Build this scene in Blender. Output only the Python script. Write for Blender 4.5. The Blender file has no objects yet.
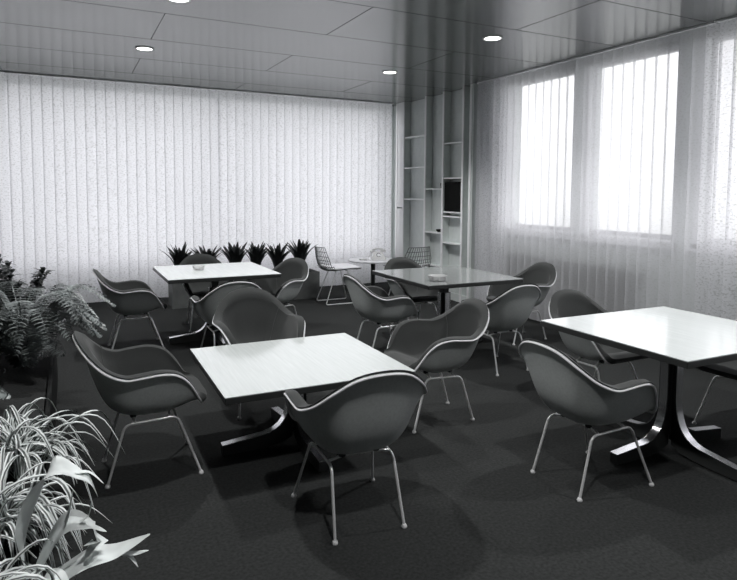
import bpy, bmesh, math, random
from mathutils import Vector, Matrix
random.seed(7)
PI = math.pi
scn = bpy.context.scene
COL = scn.collection

# ------------------------------------------------------------------ materials
def new_mat(name):
    m = bpy.data.materials.new(name); m.use_nodes = True
    return m, m.node_tree.nodes, m.node_tree.links, m.node_tree.nodes['Principled BSDF']

def simple(name, col, rough=0.5, metal=0.0, spec=0.5, noise=0.0, nscale=60.0, stretch=(1, 1, 1), bump=0.0, coat=0.0, sheen=0.0):
    m, N, L, b = new_mat(name)
    c = tuple(col) if hasattr(col, '__len__') else (col, col, col)
    b.inputs['Base Color'].default_value = (*c, 1)
    b.inputs['Roughness'].default_value = rough
    b.inputs['Metallic'].default_value = metal
    b.inputs['Specular IOR Level'].default_value = spec
    b.inputs['Coat Weight'].default_value = coat
    b.inputs['Sheen Weight'].default_value = sheen
    if noise or bump:
        tc = N.new('ShaderNodeTexCoord'); mp = N.new('ShaderNodeMapping'); mp.inputs['Scale'].default_value = stretch
        nz = N.new('ShaderNodeTexNoise'); nz.inputs['Scale'].default_value = nscale; nz.inputs['Detail'].default_value = 4
        L.new(tc.outputs['Object'], mp.inputs['Vector']); L.new(mp.outputs['Vector'], nz.inputs['Vector'])
        if noise:
            r = N.new('ShaderNodeValToRGB')
            r.color_ramp.elements[0].position = 0.3; r.color_ramp.elements[1].position = 0.7
            r.color_ramp.elements[0].color = (*[x * (1 - noise) for x in c], 1)
            r.color_ramp.elements[1].color = (*[min(1, x * (1 + noise)) for x in c], 1)
            L.new(nz.outputs['Fac'], r.inputs['Fac']); L.new(r.outputs['Color'], b.inputs['Base Color'])
        if bump:
            bp = N.new('ShaderNodeBump'); bp.inputs['Strength'].default_value = bump; bp.inputs['Distance'].default_value = 0.002
            L.new(nz.outputs['Fac'], bp.inputs['Height']); L.new(bp.outputs['Normal'], b.inputs['Normal'])
    return m

def g(v, t=0.0):          # slightly green-tinted silver-print grey
    return (v * (1 - 0.05 * (1 + t)), v, v * (1 - 0.015))

def blind_mat(name, opacity, trans, fleck):
    m, N, L, b = new_mat(name)
    out = N['Material Output']; N.remove(b)
    tc = N.new('ShaderNodeTexCoord'); mp = N.new('ShaderNodeMapping'); mp.inputs['Scale'].default_value = (6, 1, 75)
    oi = N.new('ShaderNodeObjectInfo'); vm = N.new('ShaderNodeVectorMath'); vm.operation = 'ADD'; ml = N.new('ShaderNodeMath'); ml.operation = 'MULTIPLY'; ml.inputs[1].default_value = 37.0
    L.new(oi.outputs['Random'], ml.inputs[0]); L.new(tc.outputs['Object'], vm.inputs[0]); L.new(ml.outputs[0], vm.inputs[1])
    nz = N.new('ShaderNodeTexNoise'); nz.inputs['Scale'].default_value = 1.0; nz.inputs['Detail'].default_value = 3; nz.inputs['Roughness'].default_value = 0.6
    L.new(vm.outputs[0], mp.inputs['Vector']); L.new(mp.outputs['Vector'], nz.inputs['Vector'])
    r = N.new('ShaderNodeValToRGB'); e = r.color_ramp.elements
    e[0].position = 0.33; e[0].color = (0.9 - fleck, 0.9 - fleck, 0.91 - fleck, 1)
    e[1].position = 0.50; e[1].color = (0.9, 0.9, 0.93, 1)
    L.new(nz.outputs['Fac'], r.inputs['Fac'])
    d = N.new('ShaderNodeBsdfDiffuse'); t = N.new('ShaderNodeBsdfTranslucent'); tr = N.new('ShaderNodeBsdfTransparent')
    L.new(r.outputs['Color'], d.inputs['Color']); L.new(r.outputs['Color'], t.inputs['Color'])
    m1 = N.new('ShaderNodeMixShader'); m1.inputs['Fac'].default_value = trans
    L.new(d.outputs[0], m1.inputs[1]); L.new(t.outputs[0], m1.inputs[2])
    m2 = N.new('ShaderNodeMixShader'); m2.inputs['Fac'].default_value = opacity
    L.new(tr.outputs[0], m2.inputs[1]); L.new(m1.outputs[0], m2.inputs[2])
    L.new(m2.outputs[0], out.inputs['Surface'])
    return m

def leaf_mat(name, dark, light, striped=True, rough=0.4, tl=0.25):
    m, N, L, b = new_mat(name)
    b.inputs['Roughness'].default_value = rough
    if striped:
        uv = N.new('ShaderNodeUVMap'); uv.uv_map = 'UVMap'
        sp = N.new('ShaderNodeSeparateXYZ'); L.new(uv.outputs['UV'], sp.inputs[0])
        r = N.new('ShaderNodeValToRGB'); e = r.color_ramp.elements
        e[0].position = 0.0; e[0].color = (*light, 1); e[1].position = 1.0; e[1].color = (*light, 1)
        for p, c in ((0.24, light), (0.34, dark), (0.66, dark), (0.76, light)):
            k = e.new(p); k.color = (*c, 1)
        L.new(sp.outputs['X'], r.inputs['Fac']); L.new(r.outputs['Color'], b.inputs['Base Color'])
    else:
        tc = N.new('ShaderNodeTexCoord'); nz = N.new('ShaderNodeTexNoise'); nz.inputs['Scale'].default_value = 9
        L.new(tc.outputs['Object'], nz.inputs['Vector'])
        r = N.new('ShaderNodeValToRGB'); e = r.color_ramp.elements
        e[0].position = 0.35; e[0].color = (*dark, 1); e[1].position = 0.65; e[1].color = (*light, 1)
        L.new(nz.outputs['Fac'], r.inputs['Fac']); L.new(r.outputs['Color'], b.inputs['Base Color'])
    return m

def emit_mat(name, col, s):
    m, N, L, b = new_mat(name)
    b.inputs['Emission Color'].default_value = (*col, 1); b.inputs['Emission Strength'].default_value = s
    b.inputs['Base Color'].default_value = (0.8, 0.8, 0.8, 1)
    return m

def glass_mat(name, tint=0.95):
    m, N, L, b = new_mat(name); out = N['Material Output']; N.remove(b)
    t = N.new('ShaderNodeBsdfTransparent'); t.inputs['Color'].default_value = (tint, tint, tint, 1)
    gl = N.new('ShaderNodeBsdfGlossy'); gl.inputs['Roughness'].default_value = 0.03
    f = N.new('ShaderNodeFresnel'); f.inputs['IOR'].default_value = 1.5
    ge = N.new('ShaderNodeNewGeometry'); mm = N.new('ShaderNodeMath'); mm.operation = 'SUBTRACT'; mm.inputs[0].default_value = 1; L.new(ge.outputs['Backfacing'], mm.inputs[1])
    m3 = N.new('ShaderNodeMath'); m3.operation = 'MULTIPLY'; L.new(mm.outputs[0], m3.inputs[0]); L.new(f.outputs[0], m3.inputs[1])
    mx = N.new('ShaderNodeMixShader'); L.new(m3.outputs[0], mx.inputs['Fac']); L.new(t.outputs[0], mx.inputs[1]); L.new(gl.outputs[0], mx.inputs[2])
    L.new(mx.outputs[0], out.inputs['Surface'])
    return m

def real_glass(name):
    m, N, L, b = new_mat(name)
    b.inputs['Base Color'].default_value = (1, 1, 1, 1); b.inputs['Roughness'].default_value = 0.02
    b.inputs['Transmission Weight'].default_value = 0.55; b.inputs['IOR'].default_value = 1.5
    return m

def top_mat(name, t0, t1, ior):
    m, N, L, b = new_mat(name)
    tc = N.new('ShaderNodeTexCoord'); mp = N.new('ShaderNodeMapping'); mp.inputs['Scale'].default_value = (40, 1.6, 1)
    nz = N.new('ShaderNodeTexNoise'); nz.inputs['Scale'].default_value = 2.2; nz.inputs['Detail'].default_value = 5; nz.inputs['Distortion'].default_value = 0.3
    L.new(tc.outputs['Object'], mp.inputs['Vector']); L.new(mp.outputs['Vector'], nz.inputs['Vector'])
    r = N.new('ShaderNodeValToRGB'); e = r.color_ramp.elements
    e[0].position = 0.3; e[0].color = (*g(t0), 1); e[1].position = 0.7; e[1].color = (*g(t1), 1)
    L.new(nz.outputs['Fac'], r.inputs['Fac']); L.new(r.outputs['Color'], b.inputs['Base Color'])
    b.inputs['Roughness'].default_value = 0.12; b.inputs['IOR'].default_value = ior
    return m

def ceil_mat(name):
    m, N, L, b = new_mat(name)
    tc = N.new('ShaderNodeTexCoord'); mp = N.new('ShaderNodeMapping'); mp.inputs['Scale'].default_value = (0.5, 12, 1)
    nz = N.new('ShaderNodeTexNoise'); nz.inputs['Scale'].default_value = 2.0; nz.inputs['Detail'].default_value = 6
    L.new(tc.outputs['Object'], mp.inputs['Vector']); L.new(mp.outputs['Vector'], nz.inputs['Vector'])
    r = N.new('ShaderNodeValToRGB'); e = r.color_ramp.elements
    e[0].position = 0.25; e[0].color = (*g(CEIL * 0.9), 1); e[1].position = 0.75; e[1].color = (*g(CEIL * 1.06), 1)
    L.new(nz.outputs['Fac'], r.inputs['Fac']); L.new(r.outputs['Color'], b.inputs['Base Color'])
    b.inputs['Roughness'].default_value = 0.14; b.inputs['IOR'].default_value = 2.8
    return m

SKY = 3.7; TOP0 = 0.46; TOP1 = 0.56; CEIL = 0.15; EXPO = 0.0; SPOT = 132.0
M = dict(
    floor=simple('carpet', g(0.027), 0.95, spec=0.15, noise=0.3, nscale=70, bump=0.5),
    wall=simple('painted_wall', g(0.62), 0.7, noise=0.03, nscale=8),
    unseenwall=simple('darkened_unseen_wall', g(0.14), 0.5, noise=0.3, nscale=3, stretch=(8, 8, .6)),  # dark finish added to an unseen wall to cut reflections and fill light
    ceiling=ceil_mat('panel_ceiling'),
    wire=simple('grey_wire', g(0.14), 0.4, metal=.3),
    seam=simple('panel_joint', g(0.03), 0.8),
    skirting=simple('dark_skirting', g(0.03), 0.6),
    frame=simple('white_window_paint', (0.72, 0.72, 0.74), 0.4),
    black=simple('black_metal', g(0.015), 0.4),
    blackbox=simple('black_lacquer', g(0.006), 0.8, spec=.1),
    chrome=simple('chrome_tube', (0.95, 0.95, 0.95), 0.28, metal=0.5),
    shell=simple('moulded_fibreglass', g(0.48), 0.5, noise=0.08, nscale=90),
    pad=simple('upholstery_fabric', g(0.045), 0.9, spec=0.15, noise=0.10, nscale=220, bump=0.15, sheen=0.2),
    welt=simple('vinyl_welt', (0.82, 0.82, 0.84), 0.35),
    seamthread=simple('seam_thread', g(0.08), 0.8),
    glide=simple('nylon_glide', (0.75, 0.75, 0.75), 0.4),
    top=top_mat('pale_wood_laminate', .64, .72, 2.7), topdim=top_mat('wood_laminate_dim_reflection', .20, .31, 2.0),  # one laminate; the darker copy paints a dim reflection into its top
    edge=simple('table_edge', g(0.035), 0.35),
    leg=simple('table_leg_dark', g(0.055), 0.35, metal=0.3),
    alu=simple('polished_aluminium', (0.88, 0.88, 0.9), 0.2, metal=1.0),
    white=simple('white_laminate', (0.80, 0.80, 0.83), 0.3),
    shelf=simple('painted_shelving', g(0.74), 0.6, noise=0.04, nscale=14),
    shelfedge=simple('shelf_edging', (0.92, 0.92, 0.93), 0.35),
    planter=simple('planter_lacquer', g(0.014), 0.8, spec=.15, noise=0.2, nscale=10),
    planterback=simple('grey_planter_lacquer', g(0.13), 0.5, noise=0.2, nscale=10),
    soil=simple('potting_soil', g(0.015), 0.95, noise=0.5, nscale=80, bump=1.0),
    sheer=blind_mat('sheer_blind', 0.62, 0.52, 0.10),
    woven=blind_mat('woven_blind', 0.97, 0.42, 0.24),
    paintrad=simple('radiator_paint', g(0.20), 0.5),
    glass=glass_mat('window_glass', .87), clearglass=glass_mat('back_window_glass', .95),
    ash=real_glass('ashtray_glass'),
    phone=simple('light_plastic', (0.72, 0.72, 0.72), 0.3),
    lamp=emit_mat('lamp_diffuser', (1, 0.99, 0.97), 6.0),
    rim=simple('lamp_rim', (0.6, 0.6, 0.6), 0.35),
    fern=leaf_mat('fern_leaf', g(0.10, 1), g(0.32, 1), False),
    bush=leaf_mat('dark_leaf', g(0.035, 1), g(0.13, 1), False, rough=0.3),
    spider=leaf_mat('spider_leaf', g(0.09, 1), g(0.75, 0), True),
    stag=leaf_mat('staghorn_leaf', g(0.5), g(0.82), False, rough=0.6),
    brom=leaf_mat('rosette_leaf', g(0.018, 1), g(0.05, 1), False, rough=0.35),
    ground=simple('outside_ground', g(0.35), 0.9),
)

# ------------------------------------------------------------------ mesh tools
class MB:
    def __init__(s): s.v = []; s.f = []; s.uv = {}
    def add(s, vs, fs, uvs=None):
        n = len(s.v); s.v += [tuple(v) for v in vs]
        for i, f in enumerate(fs):
            s.f.append(tuple(a + n for a in f))
            if uvs: s.uv[len(s.f) - 1] = [uvs[a] for a in f]
        return s
    def box(s, x0, x1, y0, y1, z0, z1):
        vs = [(x, y, z) for x in (x0, x1) for y in (y0, y1) for z in (z0, z1)]
        return s.add(vs, [(0, 1, 3, 2), (4, 6, 7, 5), (0, 4, 5, 1), (2, 3, 7, 6), (0, 2, 6, 4), (1, 5, 7, 3)])
    def rings(s, rs, cap=True, closed=False):
        n = len(rs[0]); vs = [p for r in rs for p in r]; fs = []
        K = len(rs)
        for i in range(K if closed else K - 1):
            for j in range(n):
                a, b = i * n + j, i * n + (j + 1) % n; c, d = ((i + 1) % K) * n + (j + 1) % n, ((i + 1) % K) * n + j
                fs.append((a, b, c, d))
        if cap and not closed: fs += [tuple(range(n))[::-1], tuple((K - 1) * n + j for j in range(n))]
        return s.add(vs, fs)
    def lathe(s, prof, c=(0, 0, 0), n=32, cap=True, closed=False):
        rs = [[(c[0] + r * math.cos(2 * PI * j / n), c[1] + r * math.sin(2 * PI * j / n), c[2] + z) for j in range(n)] for r, z in prof]
        return s.rings(rs, cap, closed)
    def tube(s, path, r, n=10, closed=False):
        P = [Vector(p) for p in path]; K = len(P); rs = []
        nrm = None
        for i in range(K):
            if closed: t = (P[(i + 1) % K] - P[i - 1])
            else: t = P[min(i + 1, K - 1)] - P[max(i - 1, 0)]
            t.normalize()
            if nrm is None:
                a = Vector((0, 0, 1)) if abs(t.z) < 0.9 else Vector((1, 0, 0))
                nrm = t.cross(a).normalized()
            else:
                nrm = (nrm - t * nrm.dot(t)).normalized()
            b = t.cross(nrm)
            rr = r[i] if hasattr(r, '__len__') else r
            rs.append([P[i] + nrm * rr * math.cos(2 * PI * j / n) + b * rr * math.sin(2 * PI * j / n) for j in range(n)])
        return s.rings(rs, closed=closed)
    def build(s, name, mat, parent=None, smooth=False, bevel=0.0, loc=None):
        me = bpy.data.meshes.new(name); me.from_pydata(s.v, [], s.f)
        if s.uv:
            lay = me.uv_layers.new(name='UVMap')
            for pi, u in s.uv.items():
                for k, li in enumerate(me.polygons[pi].loop_indices): lay.data[li].uv = u[k]
        bm = bmesh.new(); bm.from_mesh(me)
        if not s.uv: bmesh.ops.recalc_face_normals(bm, faces=bm.faces)
        bm.to_mesh(me); bm.free()
        me.materials.append(mat)
        if smooth:
            for p in me.polygons: p.use_smooth = True
            try: me.set_sharp_from_angle(angle=math.radians(40))
            except Exception: pass
        o = bpy.data.objects.new(name, me); COL.objects.link(o)
        if parent: o.parent = parent
        if loc: o.location = loc
        if bevel:
            b = o.modifiers.new('bevel', 'BEVEL'); b.width = bevel; b.segments = 2; b.limit_method = 'ANGLE'
        return o

def fillet(pts, r, n=5):
    out = [Vector(pts[0])]
    for i in range(1, len(pts) - 1):
        a, b, c = Vector(pts[i - 1]), Vector(pts[i]), Vector(pts[i + 1])
        d1, d2 = (a - b), (c - b); q = min(r, d1.length * .45, d2.length * .45)
        p1, p2 = b + d1.normalized() * q, b + d2.normalized() * q
        for k in range(n + 1):
            t = k / n; out.append(p1 * (1 - t) ** 2 + b * 2 * t * (1 - t) + p2 * t * t)
    out.append(Vector(pts[-1])); return out

def empty(name, loc=(0, 0, 0), rz=0.0):
    o = bpy.data.objects.new(name, None); COL.objects.link(o); o.location = loc; o.rotation_euler.z = rz
    o.empty_display_size = 0.1
    return o
def tag(o, label, cat, group=None, kind=None):
    o['label'] = label; o['category'] = cat
    if group: o['group'] = group
    if kind: o['kind'] = kind
    return o
def struct(o, label=None):
    o['kind'] = 'structure'
    if label: o['label'] = label
    return o
def copy_tree(o, parent=None):
    c = o.copy(); COL.objects.link(c); c.parent = parent
    for ch in list(o.children): copy_tree(ch, c)
    return c

# ------------------------------------------------------------------ room
XL, XR, YF, YB, H = -3.4, 4.80, -3.2, 8.60, 2.82
BX, BY = 4.604, 8.29                      # planes of the side and back blinds
struct(MB().box(XL - .2, 5.3, YF - .2, 8.9, -0.1, 0).build('floor', M['floor']), 'dark carpeted floor')
struct(MB().box(XL - .2, 5.3, YF - .2, 8.9, H, H + 0.15).build('ceiling', M['ceiling']), 'glossy grey panelled ceiling')
sm = MB()
p = 0.9
rows = [4.98 + p * k for k in range(-9, 5)]
for k, y in enumerate(rows):
    sm.box(XL, 4.6, y - .0013, y + .0013, H - .0012, H + .01)
    off = 0.71 if k % 2 == 1 else 2.06
    for q in range(-2, 3):
        x = off + 2.7 * q
        if XL < x < 4.6: sm.box(x - .0024, x + .0024, y, y + p, H - .0012, H + .01)
struct(sm.build('trim_1', M['seam']), 'dark joints between the ceiling panels')
struct(MB().box(XL - .2, XL, YF, YB, 0, H).build('wall_left', M['unseenwall']))
struct(MB().box(XL - .2, 5.05, YF - .2, YF, 0, H).build('wall_front', M['wall']))

def sc(v, x):   # scales a point measured on the blind plane out to the plane x
    return v * x / BX
# right wall with window openings
wz0, wz1 = 0.985, 2.80
wins = [(4.755, 5.90)]
y1 = 4.655
for k in range(6):
    wins.append((y1 - 1.12, y1)); y1 -= 1.26
wr = MB()
edges = sorted(wins)
wr.box(XR, XR + .25, YF, 6.33, 0, wz0)
wr.box(XR, XR + .25, YF, 6.33, wz1, H)
prev = YF
for a, b in edges:
    if a > prev: wr.box(XR, XR + .25, prev, a, wz0, wz1)
    prev = max(prev, b)
wr.box(XR, XR + .25, prev, 6.33, wz0, wz1)
wr.box(BX + .125, BX + .5, 6.33, YB, 0, H)          # behind the shelving
wr.box(BX, BX + .4, 6.28, 6.325, 0, H)             # return beside the shelving
struct(wr.build('wall_right', M['wall']))
# back wall with a ribbon of wide windows
wb = MB(); bz0 = .50
bw = [(-3.3, -0.70), (-0.67, 1.93), (1.96, 4.56)]
wb.box(XL - .2, 5.1, YB, YB + .25, 0, bz0)
wb.box(XL - .2, 5.1, YB, YB + .25, wz1 + .0, H)
prev = XL - .2
for a, b in bw:
    wb.box(prev, a, YB, YB + .25, bz0, wz1); prev = b
wb.box(prev, 5.1, YB, YB + .25, bz0, wz1)
struct(wb.build('wall_back', M['wall']))
struct(MB().box(XL, 4.55, YB - .02, YB, 0, .09).build('baseboard_back', M['skirting']))
struct(MB().box(XR - .02, XR, YF, 6.28, 0, .09).build('baseboard_right', M['skirting']))

# windows : frame (structure) with glass, sashes and fittings
wn = 0
def window_right(a, b, detail=True):
    global wn; wn += 1
    x0 = XR + .015
    f = MB()
    f.box(x0, x0 + .06, a, a + .05, wz0, wz1); f.box(x0, x0 + .06, b - .05, b, wz0, wz1)
    f.box(x0, x0 + .06, a, b, wz1 - .05, wz1); f.box(x0, x0 + .06, a, b, wz0, wz0 + .04)
    # two casements meeting at a slim post that stands to the far side
    f.box(x0 + .01, x0 + .05, b - .125, b - .10, wz0 + .04, wz1 - .05)
    w = struct(f.build('window_%d' % wn, M['frame'], bevel=.004), 'white painted window frame behind the blinds')
    sh = MB(); i0, i1 = a + .04, b - .105
    sh.box(x0 + .015, x0 + .05, i0, i0 + .03, wz0 + .045, wz1 - .055); sh.box(x0 + .015, x0 + .05, i1 - .03, i1, wz0 + .045, wz1 - .055)
    sh.box(x0 + .015, x0 + .05, i0, i1, wz0 + .045, wz0 + .1); sh.box(x0 + .015, x0 + .05, i0, i1, wz1 - .08, wz1 - .05)
    sh.build('sash', M['frame'], w, bevel=.003)
    MB().box(x0 + .03, x0 + .036, i0 + .03, i1 - .03, wz0 + .09, wz1 - .08).build('pane', M['glass'], w)
    MB().box(x0 + .03, x0 + .036, b - .10, b - .05, wz0 + .04, wz1 - .05).build('pane', M['glass'], w)
    MB().box(XR - .05, x0, a - .02, b + .02, wz0 - .03, wz0).build('window_sill', M['frame'], w, bevel=.004)
    MB().box(XR - .05, XR + .0, a + .02, b - .02, 2.752, 2.768).build('track', M['black'], w)
    if detail:
        for yy in (i0 + .30, i0 + .62):
            k = MB().tube([(x0 + .01, yy, wz0 + .075), (x0 - .025, yy, wz0 + .075)], .016, 12)
            k.tube([(x0 - .012, yy, wz0 + .075), (x0 - .012, yy - .05, wz0 + .068)], .006, 8)
            k.build('latch', M['black'], w, True)
        MB().tube([(x0 + .01, i1 - .02, 1.60), (x0 - .02, i1 - .02, 1.60), (x0 - .025, i1 - .03, 1.50)], .007, 8).build('window_handle', M['rim'], w, True)
    return w
for k, (a, b) in enumerate(wins): window_right(a, b, k < 3)
for a, b in bw:
    wn += 1; y0 = YB + .08; f = MB()
    f.box(a, a + .02, y0, y0 + .06, bz0, wz1); f.box(b - .02, b, y0, y0 + .06, bz0, wz1)
    f.box(a, b, y0, y0 + .06, wz1 - .05, wz1); f.box(a, b, y0, y0 + .06, bz0, bz0 + .05)
    w = struct(f.build('window_%d' % wn, M['frame'], bevel=.004), 'white window frame behind the back wall blinds')
    MB().box(a + .04, b - .04, y0 + .03, y0 + .036, bz0 + .04, wz1 - .04).build('pane', M['clearglass'], w)

# ------------------------------------------------------------------ vertical blinds
def slat_mesh(w, z0, z1):
    mb = MB(); n = 6; top = []; bot = []
    vs = []; fs = []
    for k in range(n + 1):
        u = k / n - .5
        d = .007 * (1 - (2 * u) ** 2)
        for z in (z0, z1): vs.append((u * w, d, z))
    for k in range(n): fs.append((2 * k, 2 * k + 2, 2 * k + 3, 2 * k + 1))
    mb.add(vs, fs); return mb
def blind(name, spots, axis, mat, label, rail, dense=0, mat2=None):
    root = empty(name, (spots[0][0], spots[0][1], 0))
    first = None
    for i, (x, y, a, w) in enumerate(spots):
        if first is None:
            o = slat_mesh(1.0, 0.035, H - .014).build('slat', mat, root, True); first = o
        else:
            o = first.copy(); COL.objects.link(o); o.parent = root
        if i < dense: o.material_slots[0].link = 'OBJECT'; o.material_slots[0].material = mat2
        elif dense: o.material_slots[0].link = 'OBJECT'; o.material_slots[0].material = mat
        o.location = (x - spots[0][0], y - spots[0][1], random.uniform(-.003, .001)); o.rotation_euler.z = a; o.scale = (w, 1, 1)
    x0, x1, y0, y1 = rail
    MB().box(x0 - spots[0][0], x1 - spots[0][0], y0 - spots[0][1], y1 - spots[0][1], H - .013, H).build('head_rail', M['frame'], root)
    tag(root, label, 'blind')
    return root
PITCH = .1165
WOVENSIDE = blind_mat('denser_blind', 0.80, 0.5, 0.28)
def rnd(a): return random.uniform(-a, a)
sp = []
x = 4.53 - .06
while x > -1.9:
    sp.append((x, BY + rnd(.001), math.radians(7 + rnd(1.5)), .127)); x -= PITCH
blind('vertical_blind', sp, 0, M['woven'], 'wide off-white woven vertical blind covering the whole back wall', (-1.95, 4.55, BY - .018, BY + .018))
sp = []
y = 6.18
for k in range(9):
    sp.append((BX + .03 + rnd(.004), y, PI / 2 + math.radians((64, 20, 60, 34, 70, 16, 52, 26, 12)[k]), .085)); y -= .062
y -= .03
while y > 3.16:
    sp.append((BX + .03 + rnd(.002), y, PI / 2 + math.radians(7 + rnd(2)), .130)); y -= PITCH
blind('vertical_blind', sp, 1, M['sheer'], 'sheer vertical blind in front of the windows and radiator, fabric see-through', (BX + .012, BX + .048, 3.14, 6.24), 9, WOVENSIDE)
sp = []
while y > -3.0:
    sp.append((BX + .03 + rnd(.002), y, PI / 2 + math.radians(9 + rnd(3)), .130)); y -= PITCH
blind('vertical_blind', sp, 1, WOVENSIDE, 'denser mottled vertical blind at the right edge, nearest the viewer', (BX + .012, BX + .048, -3.05, 3.12))

# ------------------------------------------------------------------ shelving
bk = empty('bookcase', (BX, 7.2, 0))
tag(bk, 'tall pale built-in shelving with narrow uprights in the far right corner', 'bookcase')
ups = [8.26, 8.047, 7.425, 6.965, 6.505, 6.34]
UT = .034
for i, yy in enumerate(ups):
    u = MB().box(.004, .12, yy - 7.2 - UT / 2, yy - 7.2 + UT / 2, .0, H - .003).build('upright', M['shelf'], bk)
    MB().box(-.006, .006, yy - 7.2 - UT / 2 - .002, yy - 7.2 + UT / 2 + .002, .0, H - .004).build('edge_strip', M['shelfedge'], u)
MB().box(.108, .12, 6.325 - 7.2, 8.28 - 7.2, 0, H - .003).build('back_panel', M['shelf'], bk)
def shelf(b, z, t=.018):
    a, c = ups[b + 1] + UT / 2 - 7.2, ups[b] - UT / 2 - 7.2
    s_ = MB().box(.012, .108, a, c, z - t, z).build('shelf', M['shelf'], bk)
    MB().box(.006, .012, a, c, z - t, z).build('shelf_edge', M['shelfedge'], s_)
for b, z in ((1, 2.28), (1, 1.82), (1, 1.35), (2, 1.505), (2, .89), (2, .42), (1, .40), (3, 2.12), (3, 1.65), (3, 1.19), (3, 1.13), (3, .77), (3, .40)):
    shelf(b, z)
MB().box(.0, .11, ups[1] + UT / 2 - 7.2, ups[0] - UT / 2 - 7.2, 1.215, H - .003).build('side_panel', M['shelfedge'], bk)
MB().box(.0, .11, ups[1] + UT / 2 - 7.2, ups[0] - UT / 2 - 7.2, .0, 1.195).build('side_panel', M['shelfedge'], bk)
MB().box(.0, .02, 6.36 - 7.2, 8.03 - 7.2, 0, .10).build('plinth', M['shelf'], bk)

bb = MB().box(-.02, .075, -.2, .2, 0, .40).build('storage_box', M['blackbox'], bevel=.006)
bb.location = (BX + .03, 6.735, 1.191)
tag(bb, 'large black box filling one bay of the shelving in the corner', 'box')
cup = empty('cup', (BX + .06, 7.05, 1.506)); tag(cup, 'small dark cup on the upper shelf of the middle bay', 'cup')
MB().lathe([(0, 0), (.028, 0), (.034, .07), (.030, .07), (.026, .008), (0, .008)], n=20).build('cup_body', M['planter'], cup, True)
MB().tube([(0, -.03, .06), (0, -.058, .055), (0, -.062, .03), (0, -.028, .015)], .005, 8).build('handle', M['planter'], cup, True)
dish = MB().lathe([(0, 0), (.022, 0), (.042, .02), (.045, .04), (.041, .04), (.022, .006), (0, .006)], n=24).build('bowl', M['planter'], None, True)
dish.location = (BX + .058, 7.12, .891); tag(dish, 'small dark dish on the lower shelf of the middle bay', 'dish')

# ------------------------------------------------------------------ radiator
rd = empty('radiator', (4.735, 4.80, 0)); tag(rd, 'long ribbed radiator under the windows behind the sheer blind', 'radiator')
ry0, ry1 = 3.90 - 4.8, 5.70 - 4.8
fm = MB(); n = 40
for k in range(n):
    y = ry0 + (k + .5) * (ry1 - ry0) / n
    fm.box(-.035, .035, y - .012, y + .012, .10, .725)
fm.box(-.02, .02, ry0, ry1, .12, .16); fm.box(-.02, .02, ry0, ry1, .67, .71)
fm.build('ribs', M['paintrad'], rd)
for yy in (ry0 - .02, ry1 + .02):
    s = 1 if yy > 0 else -1
    MB().tube([(0, yy - s * .05, .69), (0, yy + s * .03, .69)], .016, 12).build('valve', M['rim'], rd, True)
    MB().tube([(0, yy + s * .03, .69), (0, yy + s * .075, .69)], .026, 14).build('knob', M['black'], rd, True)
for yy in (ry0 + .03, ry1 - .03):
    MB().box(-.03, .03, yy - .012, yy + .012, 0, .12).build('foot', M['paintrad'], rd)

# ------------------------------------------------------------------ armchair
KP = [  # rim, pan end, low wall, high wall for one half, front centre to back centre
    ((0, .252, .362), (0, .10, .366), (0, .19, .398), (0, .238, .420)),
    ((.11, .252, .362), (.07, .10, .366), (.10, .19, .398), (.108, .238, .420)),
    ((.192, .242, .366), (.12, .10, .362), (.165, .175, .388), (.188, .225, .412)),
    ((.232, .212, .422), (.165, .08, .350), (.212, .140, .375), (.224, .188, .412)),
    ((.262, .168, .500), (.195, .05, .340), (.236, .105, .380), (.236, .145, .462)),
    ((.292, .108, .556), (.210, .02, .336), (.248, .060, .388), (.234, .090, .515)),
    ((.307, .030, .574), (.220, -.03, .336), (.254, .000, .400), (.236, .010, .540)),
    ((.307, -.060, .568), (.215, -.08, .336), (.250, -.075, .405), (.232, -.075, .535)),
    ((.300, -.135, .566), (.190, -.13, .336), (.232, -.150, .410), (.222, -.150, .525)),
    ((.268, -.218, .602), (.155, -.17, .338), (.190, -.200, .415), (.190, -.210, .535)),
    ((.210, -.290, .668), (.110, -.20, .340), (.135, -.238, .420), (.142, -.245, .565)),
    ((.120, -.335, .728), (.060, -.21, .342), (.072, -.252, .425), (.078, -.262, .600)),
    ((0, -.348, .745), (0, -.215, .342), (0, -.255, .425), (0, -.268, .610)),
]
def _adj(k):
    r, b1, b2, b3 = k
    return ((r[0] * .97, r[1], r[2]), (b1[0] * .92, b1[1], b1[2] - .032), (b2[0] * .93, b2[1], b2[2] - (.016 if b2[1] < .12 else .006)), (b3[0] * .93, b3[1], b3[2] - .004))
KP = [_adj(k) for k in KP]
full = KP + [tuple((-a[0], a[1], a[2]) for a in k) for k in KP[-2:0:-1]]
NK = len(full); NU = 96; NV = 22; C0 = Vector((0, -.02, .322))
def cr(p0, p1, p2, p3, t):
    return 0.5 * ((2 * p1) + (-p0 + p2) * t + (2 * p0 - 5 * p1 + 4 * p2 - p3) * t * t + (-p0 + 3 * p1 - 3 * p2 + p3) * t ** 3)
def ctrl(u):
    x = u * NK; i = int(math.floor(x)) % NK; t = x - math.floor(x)
    return [cr(*[Vector(full[(i + d) % NK][k]) for d in (-1, 0, 1, 2)], t) for k in range(4)]
def S(u, v):
    R, B1, B2, B3 = ctrl(u % 1.0)
    a = (1 - v)
    return C0 * a ** 4 + B1 * 4 * a ** 3 * v + B2 * 6 * a * a * v * v + B3 * 4 * a * v ** 3 + R * v ** 4
def nrm(u, v):
    e = 1e-3
    du = S(u + e, v) - S(u - e, v); dv = S(u, min(1, v + e)) - S(u, max(0, v - e))
    n = dv.cross(du)          # points up at the pan, inward on the walls
    if n.length < 1e-12: return Vector((0, 0, 1))
    n.normalize()
    return n
ns = nrm(.25, .3)
SGN = 1 if ns.z > 0 else -1
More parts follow.
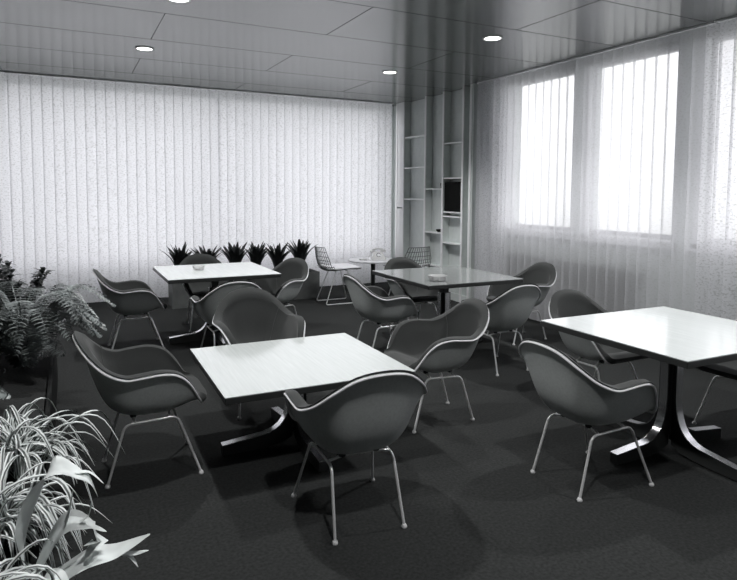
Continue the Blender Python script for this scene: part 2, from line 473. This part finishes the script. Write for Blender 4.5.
def grid(off, vmax=1.0):
    P = []
    for j in range(1, NV + 1):
        v = (j / NV) * vmax; row = []
        for i in range(NU):
            u = i / NU; row.append(S(u, v) + nrm(u, max(v, .05)) * SGN * off(u, v))
        P.append(row)
    return C0 + Vector((0, 0, off(0, 0))), P
def layer(o1, o2, name, mat, parent, vmax=1.0):
    c1, A = grid(o1, vmax); c2, B = grid(o2, vmax); mb = MB()
    vs = [c1] + [q for r in A for q in r] + [c2] + [q for r in B for q in r]
    o = 1 + NU * NV; fs = []
    for base in (0, o):
        for i in range(NU):
            fs.append((base, base + 1 + i, base + 1 + (i + 1) % NU))
            for j in range(NV - 1):
                a = base + 1 + j * NU + i; b = base + 1 + j * NU + (i + 1) % NU
                fs.append((a, b, b + NU, a + NU))
    for i in range(NU):
        a = 1 + (NV - 1) * NU + i; b = 1 + (NV - 1) * NU + (i + 1) % NU
        fs.append((a, b, b + o, a + o))
    mb.add(vs, fs)
    ob = mb.build(name, mat, parent, True)
    return ob

def make_chair():
    root = empty('armchair')
    layer(lambda u, v: -.004, lambda u, v: .003, 'shell', M['shell'], root, .982)
    def pt(u, v):
        e = max(0.0, (v - .93) / .065)
        return .004 + .019 * math.sqrt(max(0.0, 1 - min(1, e) ** 2)) + .012 * math.exp(-((v - .91) / .045) ** 2)
    pad = layer(lambda u, v: .0035, pt, 'upholstery', M['pad'], root, 1.0)
    # seams where the arms meet the back
    for us in (9.35 / NK, 1 - 9.35 / NK):
        MB().tube([S(us, v) + nrm(us, v) * SGN * (pt(us, v) + .0006) for v in [.35 + .6 * k / 20 for k in range(21)]], .0016, 6).build('seam', M['seamthread'], pad, True)
    MB().tube([S(i / 120, .978) - nrm(i / 120, .97) * SGN * .0065 for i in range(120)], .0056, 8, closed=True).build('welt', M['welt'], root, True)
    zr = .292; r = .0066
    for s in (1, -1):
        R = (s * .145, -.13, zr); F = (s * .155, .12, zr + .012)
        rf = (s * .16, -.215, .008); ff = (s * .205, .225, .008)
        path = fillet([Vector(R).lerp(Vector(rf), .25), R, F, Vector(F).lerp(Vector(ff), .25)], .035)
        MB().tube(path, r).build('side_rail', M['chrome'], root, True)
        for top, foot in ((R, rf), (F, ff)):
            lg = MB().tube([Vector(top).lerp(Vector(foot), .24), foot], r).build('leg', M['chrome'], root, True)
            MB().lathe([(0, -.008), (.0115, -.008), (.013, -.004), (.0115, .002), (.008, .008), (0, .008)], c=foot, n=16).build('foot_glide', M['glide'], lg, True)
    for yy in (-.085, .085):
        zc = zr + (.012 * (yy + .13) / .25)
        MB().tube(fillet([(-.148, yy, zc), (-.08, yy, zc + .016), (.08, yy, zc + .016), (.148, yy, zc)], .03), .0065).build('cross_rail', M['chrome'], root, True)
        for s in (1, -1):
            MB().lathe([(0, 0), (.017, 0), (.017, .022), (0, .022)], c=(s * .08, yy, zc + .014), n=14).build('shock_mount', M['black'], root, True)
    return root

HP = PI / 2
chairs = [
    ((.356, 3.282), 0.0, 'armchair seen side-on at the left of the low table, beside the spider plants'),
    ((1.124, 2.409), HP - .05, 'foreground armchair with its back to the viewer at the near side of the low table'),
    ((2.346, 2.176), 0.0, 'armchair at the left side of the nearest right-hand table, back turned to the viewer'),
    ((2.080, 3.240), PI - .075, 'armchair at the right side of the low table, hollow of its seat facing it'),
    ((1.150, 3.950), -HP, 'armchair facing the viewer across the far side of the low white-looking table'),
    ((3.172, 3.960), HP + .03, 'armchair with its dark back to the viewer on the near side of the dark-looking table'),
    ((4.000, 4.650), PI, 'dark armchair on the window side of the dark-looking table, by the radiator'),
    ((3.200, 5.320), -HP, 'armchair beyond the dark-looking table, in front of the round table'),
    ((2.470, 4.650), 0.0, 'armchair seen side-on at the left edge of the dark-looking table'),
    ((0.530, 5.900), 0.0, 'far left armchair seen side-on, at the left of the back white table'),
    ((1.190, 5.040), HP, 'armchair with its back to the viewer on the near side of the back white table'),
    ((1.860, 5.870), PI + .50, 'pale-backed armchair at the right end of the back white table, by the planter'),
    ((1.300, 6.500), -HP, 'armchair behind the back white table, in front of the planter box'),
    ((3.262, 2.940), -HP, 'armchair beyond the nearest right-hand table, its seat facing the viewer'),
    ((3.740, 2.200), PI, 'armchair cut off by the right edge of the picture, at the nearest right-hand table'),
]
proto = make_chair()
for i, ((x, y), a, lab) in enumerate(chairs):
    o = proto if i == 0 else copy_tree(proto)
    o.location = (x, y, 0); o.rotation_euler.z = a - HP
    tag(o, lab, 'chair', 'upholstered shell armchairs around the square tables')

# ------------------------------------------------------------------ square tables
def make_table(h):
    root = empty('square_table')
    T = .036
    tp = MB().box(-.5, .5, -.5, .5, h - .004, h).build('tabletop', M['top'], root)
    MB().box(-.5, .5, -.5, .5, h - T, h - .0042).build('edge_band', M['edge'], tp, bevel=.004)
    hh = h - T
    MB().box(-.19, .19, -.19, .19, hh - .02, hh).build('top_bracket', M['leg'], root, bevel=.004)
    MB().box(-.032, .032, -.032, .032, .10, hh - .01).build('column', M['leg'], root, bevel=.004)
    colh = min(.56, hh - .13)
    # one leg blade : upright that sweeps out into a foot (profile in the x-z plane)
    top = [(.052, colh)]
    for k in range(9):
        t = k / 8; a = Vector((.054, .30 if h > .6 else .24)); b = Vector((.062, .085)); c = Vector((.235, .078))
        q = a * (1 - t) ** 2 + b * 2 * t * (1 - t) + c * t * t; top.append((q.x, q.y))
    top.append((.43, .058))
    bot = [(.43, .006), (.30, .006), (.18, .010), (.09, .022), (.033, .05), (.033, colh)]
    w = .024
    def slab(outline, w0):
        n = len(outline); vs = [(x, -w0, z) for x, z in outline] + [(x, w0, z) for x, z in outline]
        return vs, [tuple(range(n)), tuple(range(n, 2 * n))[::-1]] + [(i, (i + 1) % n, (i + 1) % n + n, i + n) for i in range(n)]
    vs, fs = slab(top + bot, w)
    upper = [(x + .0, z + .0) for x, z in top]
    # polished strip along the upper edge of the blade
    ev = []; ef = []
    def off(i):
        a = Vector(upper[max(i - 1, 0)]); b = Vector(upper[min(i + 1, len(upper) - 1)]); t = (b - a).normalized(); return Vector((-t.y, t.x)) * .005
    for i, (x, z) in enumerate(upper):
        o = off(i)
        if o.x < 0 or o.y < -.1: o = -o if o.y < 0 and o.x < 0 else o
        for yy in (-w, w):
            ev.append((x, yy, z)); ev.append((x + abs(o.x), yy, z + abs(o.y)))
    m_ = len(upper)
    for i in range(m_ - 1):
        a = 4 * i; b = 4 * (i + 1)
        ef += [(a, b, b + 1, a + 1), (a + 2, a + 3, b + 3, b + 2), (a + 1, b + 1, b + 3, a + 3), (a, a + 2, b + 2, b)]
    ef += [(0, 1, 3, 2), (4 * m_ - 4, 4 * m_ - 2, 4 * m_ - 1, 4 * m_ - 3)]
    for k in range(4):
        lg = MB().add(vs, fs).build('leg', M['leg'], root, True); lg.rotation_euler.z = k * HP
        MB().add(ev, ef).build('polished_edge', M['alu'], lg, True)
        g_ = MB().lathe([(0, 0), (.014, 0), (.014, .008), (0, .008)], c=(.40, 0, 0), n=14).build('foot_glide', M['black'], lg, True)
    return root
tb = [
    ((1.257, 5.862), .005, (1.012, 1.02), .685, 'square table in the back left, white under the light, with a glass ashtray'),
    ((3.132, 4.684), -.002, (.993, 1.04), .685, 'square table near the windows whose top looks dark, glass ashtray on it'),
    ((3.017, 2.215), -.011, (1.062, .958), .70, 'large near square table at the right edge of the picture, legs in full view'),
    ((1.155, 3.239), -.014, (1.028, .968), .487, 'low pale square table in the left foreground among four armchairs'),
]
protos = {}
for (x, y), a, (sx, sy), h, lab in tb:
    o = copy_tree(protos[h]) if h in protos else protos.setdefault(h, make_table(h))
    o.location = (x, y, 0); o.rotation_euler.z = a
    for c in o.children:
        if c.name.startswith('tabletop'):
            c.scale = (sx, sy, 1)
            if 'looks dark' in lab: c.material_slots[0].link = 'OBJECT'; c.material_slots[0].material = M['topdim']
    tag(o, lab, 'table', 'square pedestal tables')

# glass ashtrays
def ashtray(loc, r, h, lab, facets):
    root = empty('ashtray', loc)
    mb = MB(); n = facets
    def ring(rr, z, w=0): return [((rr + (w if j % 2 else 0)) * math.cos(2 * PI * j / n), (rr + (w if j % 2 else 0)) * math.sin(2 * PI * j / n), z) for j in range(n)]
    w = .007 if facets < 20 else 0
    mb.rings([ring(r * .72, .0), ring(r * .80, h * .35, w), ring(r, h, w), ring(r * .86, h, w), ring(r * .60, .009)])
    mb.build('bowl', M['ash'], root, False, bevel=.0015)
    tag(root, lab, 'ashtray', 'glass ashtrays on the tables')
    return root
ashtray((1.125, 5.955, .6855), .062, .036, 'round clear glass ashtray on the back left table', 28)
ashtray((2.862, 4.385, .6855), .082, .045, 'faceted clear glass ashtray on the dark-looking table', 16)

# ------------------------------------------------------------------ round table, telephone, wire chairs
rt = empty('round_table', (3.83, 7.53, 0)); tag(rt, 'low round white table with a telephone in front of the back blinds', 'table')
MB().lathe([(0, .478), (.345, .478), (.352, .484), (.352, .496), (.345, .50), (0, .50)], n=64).build('tabletop', M['white'], rt, True)
MB().lathe([(0, .012), (.032, .012), (.032, .47), (.09, .477), (0, .477)], n=24).build('column', M['leg'], rt, True)
MB().lathe([(0, 0), (.20, 0), (.20, .008), (.05, .022), (0, .024)], n=40).build('base', M['leg'], rt, True)

ph = empty('telephone', (3.88, 7.47, .5005), math.radians(-20)); tag(ph, 'pale rotary desk telephone on the low round table', 'telephone')
b_ = MB()
def rr(w, d, z, y=0, n=6, r=.02):
    pts = []
    for cx, cy, a0 in ((w - r, d - r, 0), (-w + r, d - r, 90), (-w + r, -d + r, 180), (w - r, -d + r, 270)):
        for k in range(n):
            a = math.radians(a0 + 90 * k / (n - 1)); pts.append((cx + r * math.cos(a), cy + y + r * math.sin(a), z))
    return pts
b_.rings([rr(.098, .105, .0), rr(.10, .107, .018), rr(.085, .085, .05, .01), rr(.068, .055, .09, .025), rr(.062, .035, .11, .035)])
bd = b_.build('body', M['phone'], ph, True)
dl = MB().lathe([(0, 0), (.042, 0), (.04, .008), (0, .01)], n=28).build('dial', M['white'], ph, True); dl.location = (0, -.052, .065); dl.rotation_euler = (math.radians(52), 0, 0)
dh = MB()
for k in range(10):
    a = math.radians(30 + 30 * k); dh.lathe([(0, .0085), (.006, .0085), (.006, .0105), (0, .0105)], c=(.029 * math.cos(a), .029 * math.sin(a), 0), n=10)
dh.build('finger_holes', M['planter'], dl, True)
for s in (-1, 1):
    MB().box(s * .045 - .008, s * .045 + .008, .0, .07, .105, .128).build('cradle', M['phone'], ph, bevel=.003)
hs = MB().tube([(-.085, .035, .132), (-.05, .035, .146), (0, .035, .152), (.05, .035, .146), (.085, .035, .132)], [.014, .012, .011, .012, .014], 12)
hset = hs.build('handset', M['phone'], ph, True)
for s in (-1, 1):
    MB().lathe([(0, 0), (.029, 0), (.027, .022), (.012, .034), (0, .034)], c=(s * .088, .035, .104), n=20).build('earpiece', M['phone'], hset, True)
co = MB().tube([(-.09, .03, .105), (-.13, .02, .04), (-.15, -.03, .008), (-.12, -.09, .006), (-.06, -.10, .012)], .005, 8).build('cord', M['phone'], ph, True)
pd = MB().box(-.05, .05, -.035, .035, 0, .022).build('message_pad', M['phone'], bevel=.004); pd.location = (3.66, 7.50, .5005)
tag(pd, 'small pale block lying left of the telephone on the round table', 'notepad')

def make_wire_chair():
    root = empty('wire_chair')
    # seat/back surface: s across, t from front edge to top of back
    prof = [(.25, .43), (.12, .435), (-.05, .425), (-.17, .43), (-.225, .50), (-.255, .60), (-.29, .74)]
    def P(s, t):
        x = t * (len(prof) - 1); i = min(int(x), len(prof) - 2); f = x - i
        y = prof[i][0] * (1 - f) + prof[i + 1][0] * f; z = prof[i][1] * (1 - f) + prof[i + 1][1] * f
        w = .25 - .03 * abs(t - .45) * 2
        if t > .8: w -= (t - .8) * .25
        return Vector((s * w, y + .05 * s * s * (t > .5), z + .035 * s * s * (t < .6)))
    wm = MB()
    for k in range(13):
        s = -1 + 2 * k / 12; wm.tube([P(s, t / 24) for t in range(25)], .004 if 0 < k < 12 else .0045, 6)
    for k in range(15):
        t = k / 14; wm.tube([P(-1 + 2 * q / 12, t) for q in range(13)], .0036 if 0 < k < 14 else .0045, 6)
    wm.build('wire_shell', M['wire'], root, True)
    MB().rings([rr(.20, .20, .452, .03, r=.05), rr(.225, .22, .46, .03, r=.06), rr(.225, .22, .475, .03, r=.06), rr(.20, .20, .485, .03, r=.05)]).build('seat_pad', M['white'], root, True)
    for s in (-1, 1):
        MB().tube(fillet([(s * .12, -.06, .425), (s * .17, -.22, .008), (s * .17, .22, .008), (s * .12, .10, .425)], .03), .0062, 8).build('sled_leg', M['chrome'], root, True)
    for yy, z in ((-.06, .422), (.10, .424)):
        MB().tube([(-.125, yy, z), (.125, yy, z)], .0062, 8).build('cross_rail', M['chrome'], root, True)
    return root
wc = make_wire_chair(); wc.location = (3.13, 7.2, 0); wc.rotation_euler.z = -HP
tag(wc, 'wire mesh side chair with pale seat pad left of the round table', 'chair', 'wire side chairs')
w2 = copy_tree(wc); w2.location = (4.02, 6.88, 0); w2.rotation_euler.z = .12
tag(w2, 'wire mesh side chair seen from behind, in front of the shelving', 'chair', 'wire side chairs')

# ------------------------------------------------------------------ planters and plants
def planter(x0, x1, y0, y1, h, lab, mt='planter'):
    cx, cy = (x0 + x1) / 2, (y0 + y1) / 2
    root = empty('planter_box', (cx, cy, 0)); a, b = (x1 - x0) / 2, (y1 - y0) / 2; t = .02
    m = MB(); m.box(-a, a, -b, -b + t, 0, h); m.box(-a, a, b - t, b, 0, h); m.box(-a, -a + t, -b + t, b - t, 0, h); m.box(a - t, a, -b + t, b - t, 0, h)
    m.box(-a + t, a - t, -b + t, b - t, 0, .02)
    m.build('box', M[mt], root)
    MB().box(-a + t, a - t, -b + t, b - t, .03, h - .03).build('soil', M['soil'], root)
    tag(root, lab, 'planter'); return root
planter(1.12, 3.05, 7.60, 7.95, .36, 'long low planter box in front of the back blinds', 'planterback')
planter(-.95, -.10, 1.35, 5.10, .40, 'large dark planter box along the left edge of the picture')

def ribbon(mb, pts, width, n=14, fold=.25, side=None, tip=.04, base=.5):
    """leaf blade along smooth path pts; folded a little along its midrib"""
    P = [Vector(p) for p in pts]; K = len(P) - 1; path = []
    for i in range(n + 1):
        x = i / n * K; k = min(int(x), K - 1); t = x - k
        path.append(cr(P[max(k - 1, 0)], P[k], P[k + 1], P[min(k + 2, K)], t))
    vs = []; uv = []; fs = []
    for i, q in enumerate(path):
        t = (path[min(i + 1, n)] - path[max(i - 1, 0)]).normalized()
        sd = t.cross(Vector((0, 0, 1))) if side is None else Vector(side) - t * t.dot(Vector(side))
        if sd.length < .05: sd = Vector((1, 0, 0))
        sd.normalize(); up = sd.cross(t)
        f = i / n
        w = width * (base + (1 - base) * min(1, f * 4)) * (1 if f < .55 else max(tip, 1 - ((f - .55) / .45) ** 1.6))
        for s in (-1, -.45, .45, 1):
            vs.append(q + sd * s * w / 2 + up * abs(s) * w * fold); uv.append((s / 2 + .5, f))
    for i in range(n):
        for j in range(3):
            a = i * 4 + j; fs.append((a, a + 1, a + 5, a + 4))
    mb.add(vs, fs, uv)

def spider(loc, nleaf, L, lab, bias=(1, -.3)):
    root = empty('spider_plant', loc); mb = MB()
    for k in range(nleaf):
        a = random.uniform(0, 2 * PI)
        d = Vector((math.cos(a), math.sin(a), 0)) + Vector((bias[0], bias[1], 0)) * random.uniform(0, .7); d.normalize()
        l = L * random.uniform(.6, 1.15); rise = random.uniform(.35, 1.0)
        o = Vector((random.gauss(0, .035), random.gauss(0, .035), 0))
        p0 = o; p1 = o + d * l * .28 + Vector((0, 0, l * .60 * rise)); p2 = o + d * l * .70 + Vector((0, 0, l * .66 * rise)); p3 = o + d * l * 1.0 + Vector((0, 0, l * (.22 * rise - random.uniform(0, .35))))
        tw = Vector((random.gauss(0, .02), random.gauss(0, .02), 0))
        ribbon(mb, [p0, p1 + tw, p2, p3 - tw], random.uniform(.012, .021), 14, .22)
    mb.build('leaves', M['spider'], root, True)
    tag(root, lab, 'plant', 'plants in the left planter'); return root
spider((-.20, 2.62, .37), 95, .30, 'spider plant with striped arching leaves, farthest back of its clump')
spider((-.235, 2.10, .37), 95, .27, 'spider plant with striped arching leaves in the middle of the left edge')
spider((-.265, 1.62, .37), 75, .25, 'spider plant with striped leaves at the bottom left corner')

# staghorn-like plant with broad forked pale leaves
sg = empty('staghorn_plant', (-.13, 1.80, .37)); tag(sg, 'plant with broad pale forked leaves reaching over the dark floor', 'plant', 'plants in the left planter')
def L3(pts): return [Vector((x + .13, y - 1.8, z - .37)) for x, y, z in pts]
m = MB()
def broad(pts, w, **k): ribbon(m, L3(pts), w, 20, .10, base=.35, **k)
broad([(-.13, 1.82, .38), (-.115, 1.82, .55), (-.06, 1.80, .69), (.0, 1.80, .67), (.030, 1.80, .645)], .125, tip=.35)
ribbon(m, L3([(.0, 1.80, .672), (.03, 1.79, .655), (.055, 1.79, .60)]), .04, 10, .1, tip=.1)
ribbon(m, L3([(.0, 1.80, .675), (.035, 1.81, .665), (.072, 1.81, .625)]), .022, 10, .1, tip=.1)
broad([(-.12, 1.78, .38), (-.07, 1.78, .47), (-.025, 1.78, .54), (.02, 1.78, .535), (.045, 1.78, .52)], .12, tip=.4)
ribbon(m, L3([(-.045, 1.78, .50), (-.015, 1.78, .57), (-.005, 1.78, .64)]), .05, 10, .1, tip=.1)
ribbon(m, L3([(.0, 1.78, .54), (.03, 1.77, .56), (.04, 1.77, .60)]), .022, 10, .1, tip=.1)
ribbon(m, L3([(.02, 1.78, .54), (.05, 1.78, .515), (.075, 1.78, .50)]), .026, 10, .1, tip=.1)
broad([(-.12, 1.76, .38), (-.05, 1.75, .41), (.03, 1.74, .45), (.10, 1.74, .455), (.185, 1.74, .485)], .10, tip=.08)
ribbon(m, L3([(.02, 1.74, .46), (.045, 1.74, .49), (.04, 1.74, .535)]), .065, 10, .1, tip=.3)
ribbon(m, L3([(.10, 1.74, .455), (.14, 1.73, .445), (.18, 1.73, .445)]), .022, 10, .1, tip=.1)
ribbon(m, L3([(.10, 1.74, .45), (.13, 1.73, .44), (.15, 1.72, .41)]), .016, 10, .1, tip=.1)
broad([(-.13, 1.70, .38), (-.10, 1.66, .45), (-.05, 1.64, .47), (-.01, 1.63, .41)], .10, tip=.3)
m.build('leaves', M['stag'], sg, True)
s2 = MB().lathe([(.0, 0), (.05, .0), (.045, .04), (.02, .07), (0, .075)], n=20).build('crown', M['fern'], sg, True)

def fern(loc, nf, L, lab, bias):
    root = empty('fern', loc); mb = MB()
    for k in range(nf):
        a = 2 * PI * k / nf + random.uniform(-.3, .3)
        d = Vector((math.cos(a), math.sin(a), 0)) + Vector((*bias, 0)) * random.uniform(0, .6); d.normalize()
        l = L * random.uniform(.75, 1.1); rise = random.uniform(.6, 1.5)
        pts = [Vector((0, 0, 0)), d * l * .25 + Vector((0, 0, l * .5 * rise)), d * l * .6 + Vector((0, 0, l * .72 * rise)), d * l + Vector((0, 0, l * (.55 * rise - random.uniform(0, .2))))]
        ribbon(mb, pts, .006, 12, .1)
        N_ = 38; sd = d.cross(Vector((0, 0, 1)))
        for i in range(3, N_ + 1):
            x = i / N_ * 3; kk = min(int(x), 2); t = x - kk
            q = cr(pts[max(kk - 1, 0)], pts[kk], pts[kk + 1], pts[min(kk + 2, 3)], t)
            pl = .075 * math.sin(PI * min(1, .12 + .88 * i / N_)) ** .7 + .008
            for s in (-1, 1):
                e = q + sd * s * pl + d * pl * .35 + Vector((0, 0, -.012 + random.uniform(-.008, .008)))
                ribbon(mb, [q, q.lerp(e, .5) + Vector((0, 0, .006)), e], .019, 3, .12, side=d, tip=.15, base=.9)
    mb.build('fronds', M['fern'], root, True)
    tag(root, lab, 'plant', 'plants in the left planter'); return root
fern((-.26, 4.15, .37), 40, .50, 'feathery fern with arching fronds in front of the back blinds at left', (.5, -.1))
fern((-.50, 3.35, .37), 12, .22, 'small low fern between the tall fern and the spider plants', (.4, .1))

def bush(loc, n, R, Hh, lab):
    root = empty('leafy_shrub', loc); mb = MB(); st = MB()
    for k in range(46):
        a = random.uniform(0, 2 * PI); r = R * math.sqrt(random.random()); hh = Hh * random.uniform(.45, 1) * (1 - .25 * (r / R) ** 2)
        e = Vector((r * math.cos(a), r * math.sin(a), hh)); b = Vector((e.x * .2, e.y * .2, 0)); mid = b.lerp(e, .5) + Vector((e.x * .1, e.y * .1, .05))
        st.tube([b, mid, e], [.006, .004, .002], 5)
        for q in range(n // 46):
            t = random.uniform(.3, 1.02); p_ = b.lerp(mid, t * 2) if t < .5 else mid.lerp(e, t * 2 - 1)
            aa = random.uniform(0, 2 * PI); dd = Vector((math.cos(aa), math.sin(aa), random.uniform(-.3, .7))).normalized(); l = random.uniform(.04, .075)
            ribbon(mb, [p_, p_ + dd * l * .5 + Vector((0, 0, .008)), p_ + dd * l], l * .42, 4, .15, tip=.1, base=.5)
    mb.build('foliage', M['bush'], root, True); st.build('stems', M['bush'], root, True)
    tag(root, lab, 'plant', 'plants in the left planter'); return root
bush((-.50, 4.68, .37), 3300, .36, .72, 'dense dark small-leaved shrub at the far left edge')

def rosette(loc, sc_, lab, seed):
    random.seed(seed); root = empty('rosette_plant', loc); mb = MB()
    for k in range(20):
        a = k * 2.4 + random.uniform(-.2, .2); tilt = min(.54, .15 + .58 * (k / 20) + random.uniform(-.08, .08))
        l = sc_ * random.uniform(.85, 1.1)
        d = Vector((math.cos(a), math.sin(a), 0))
        pts = [d * .01, d * l * tilt * .45 + Vector((0, 0, l * .55)), d * l * tilt * 1.05 + Vector((0, 0, l * (1.0 - .25 * tilt)))]
        ribbon(mb, pts, .068, 9, .18, tip=.08, base=.6)
    mb.build('leaves', M['brom'], root, True)
    MB().lathe([(0, 0), (.03, 0), (.02, .06), (0, .065)], n=12).build('stem', M['brom'], root, True)
    tag(root, lab, 'plant', 'dark rosette plants in the back planter'); return root
px = [(1.24, 'leftmost dark spiky rosette plant in the back planter'), (1.58, 'dark rosette plant directly behind the armchair at the back table'),
      (1.93, 'third dark rosette plant from the left in the back planter'), (2.22, 'dark rosette plant just right of the middle of the back planter'),
      (2.50, 'second dark rosette plant from the right in the back planter'), (2.84, 'rightmost dark rosette plant in the back planter, beside the wire chair')]
for k, (x, lab) in enumerate(px):
    rosette((x, 7.77 + (.02 if k % 2 else -.02), .33), (.46, .42, .46, .45, .43, .47)[k], lab, 20 + k)
random.seed(3)

# ------------------------------------------------------------------ ceiling lamps
def lamp(x, y, lab, seen):
    root = empty('ceiling_lamp', (x, y, H))
    MB().lathe([(.070, -.001), (.088, -.001), (.088, -.006), (.084, -.009), (.070, -.007)], n=40, closed=True).build('rim', M['rim'], root, True)
    MB().lathe([(0, -.0035), (.070, -.0035), (.070, -.006), (0, -.006)], n=40).build('diffuser', M['lamp'], root, True)
    ld = bpy.data.lights.new('downlight', 'SPOT'); ld.energy = SPOT; ld.spot_size = math.radians(115); ld.spot_blend = .7; ld.shadow_soft_size = .05
    lo = bpy.data.objects.new('downlight', ld); COL.objects.link(lo); lo.parent = root; lo.location = (0, 0, -.03)
    tag(root, lab, 'ceiling lamp', 'round recessed ceiling lamps')
for x, y, lab in ((.74, 4.55, 'round ceiling lamp cut off by the top edge of the picture'), (.70, 6.28, 'round ceiling lamp on the left, nearest the back blinds'),
                  (3.40, 4.38, 'round ceiling lamp nearest the windows'), (3.33, 6.16, 'round ceiling lamp near the corner shelving')):
    lamp(x, y, lab, True)
for x, y in ((.74, 2.80), (3.40, 2.60), (.74, 1.0), (3.40, .9)):
    lamp(x, y, 'round ceiling lamp overhead, above the top edge of the picture', False)

# ------------------------------------------------------------------ daylight
w = bpy.data.worlds.new('world'); scn.world = w; w.use_nodes = True
N, L = w.node_tree.nodes, w.node_tree.links
bg = N['Background']; tc = N.new('ShaderNodeTexCoord'); sx = N.new('ShaderNodeSeparateXYZ'); L.new(tc.outputs['Generated'], sx.inputs[0])
r = N.new('ShaderNodeValToRGB'); e = r.color_ramp.elements
e[0].position = .46; e[0].color = (.42, .43, .43, 1); e[1].position = .54; e[1].color = (.97, .97, 1.0, 1)
mr = N.new('ShaderNodeMapRange'); mr.inputs['From Min'].default_value = -1; mr.inputs['From Max'].default_value = 1
L.new(sx.outputs['Z'], mr.inputs['Value']); L.new(mr.outputs[0], r.inputs['Fac']); L.new(r.outputs['Color'], bg.inputs['Color'])
bg.inputs['Strength'].default_value = SKY
def portal(loc, rot, sx_, sy_):
    ld = bpy.data.lights.new('sky_portal', 'AREA'); ld.shape = 'RECTANGLE'; ld.size = sx_; ld.size_y = sy_; ld.cycles.is_portal = True
    o = bpy.data.objects.new('sky_portal', ld); COL.objects.link(o); o.location = loc; o.rotation_euler = rot
for a, b in wins: portal((XR + .24, (a + b) / 2, (wz0 + wz1) / 2), (0, HP, 0), wz1 - wz0, b - a)
for a, b in bw: portal(((a + b) / 2, YB + .24, (bz0 + wz1) / 2), (-HP, 0, 0), b - a, wz1 - bz0)

# ------------------------------------------------------------------ camera
f, yaw, tilt, roll = 602.195, 0.464991, 0.067946, 0.006887
fw = Vector((math.sin(yaw), math.cos(yaw), 0)); rt_ = Vector((math.cos(yaw), -math.sin(yaw), 0)); up = Vector((0, 0, 1))
f2 = fw * math.cos(tilt) - up * math.sin(tilt); u2 = up * math.cos(tilt) + fw * math.sin(tilt)
r3 = rt_ * math.cos(roll) + u2 * math.sin(roll); u3 = u2 * math.cos(roll) - rt_ * math.sin(roll)
cd = bpy.data.cameras.new('camera'); cam = bpy.data.objects.new('camera', cd); COL.objects.link(cam)
mx = Matrix(((r3.x, u3.x, -f2.x, 0), (r3.y, u3.y, -f2.y, 0), (r3.z, u3.z, -f2.z, 1.4551), (0, 0, 0, 1)))
cam.matrix_world = mx
cd.sensor_width = 36; cd.lens = f / 737 * 36; cd.shift_x = -1.414 / 737; cd.shift_y = -57.60 / 737; cd.clip_start = .05
scn.camera = cam

vs_ = scn.view_settings
vs_.view_transform = 'Standard'; vs_.look = 'None'; vs_.gamma = 1; vs_.exposure = EXPO; vs_.use_curve_mapping = False
try:
    scn.cycles.transparent_max_bounces = 24; scn.cycles.max_bounces = 10; scn.cycles.use_denoising = True
    scn.cycles.sample_clamp_indirect = 8; scn.cycles.caustics_reflective = False; scn.cycles.caustics_refractive = False
except Exception: pass
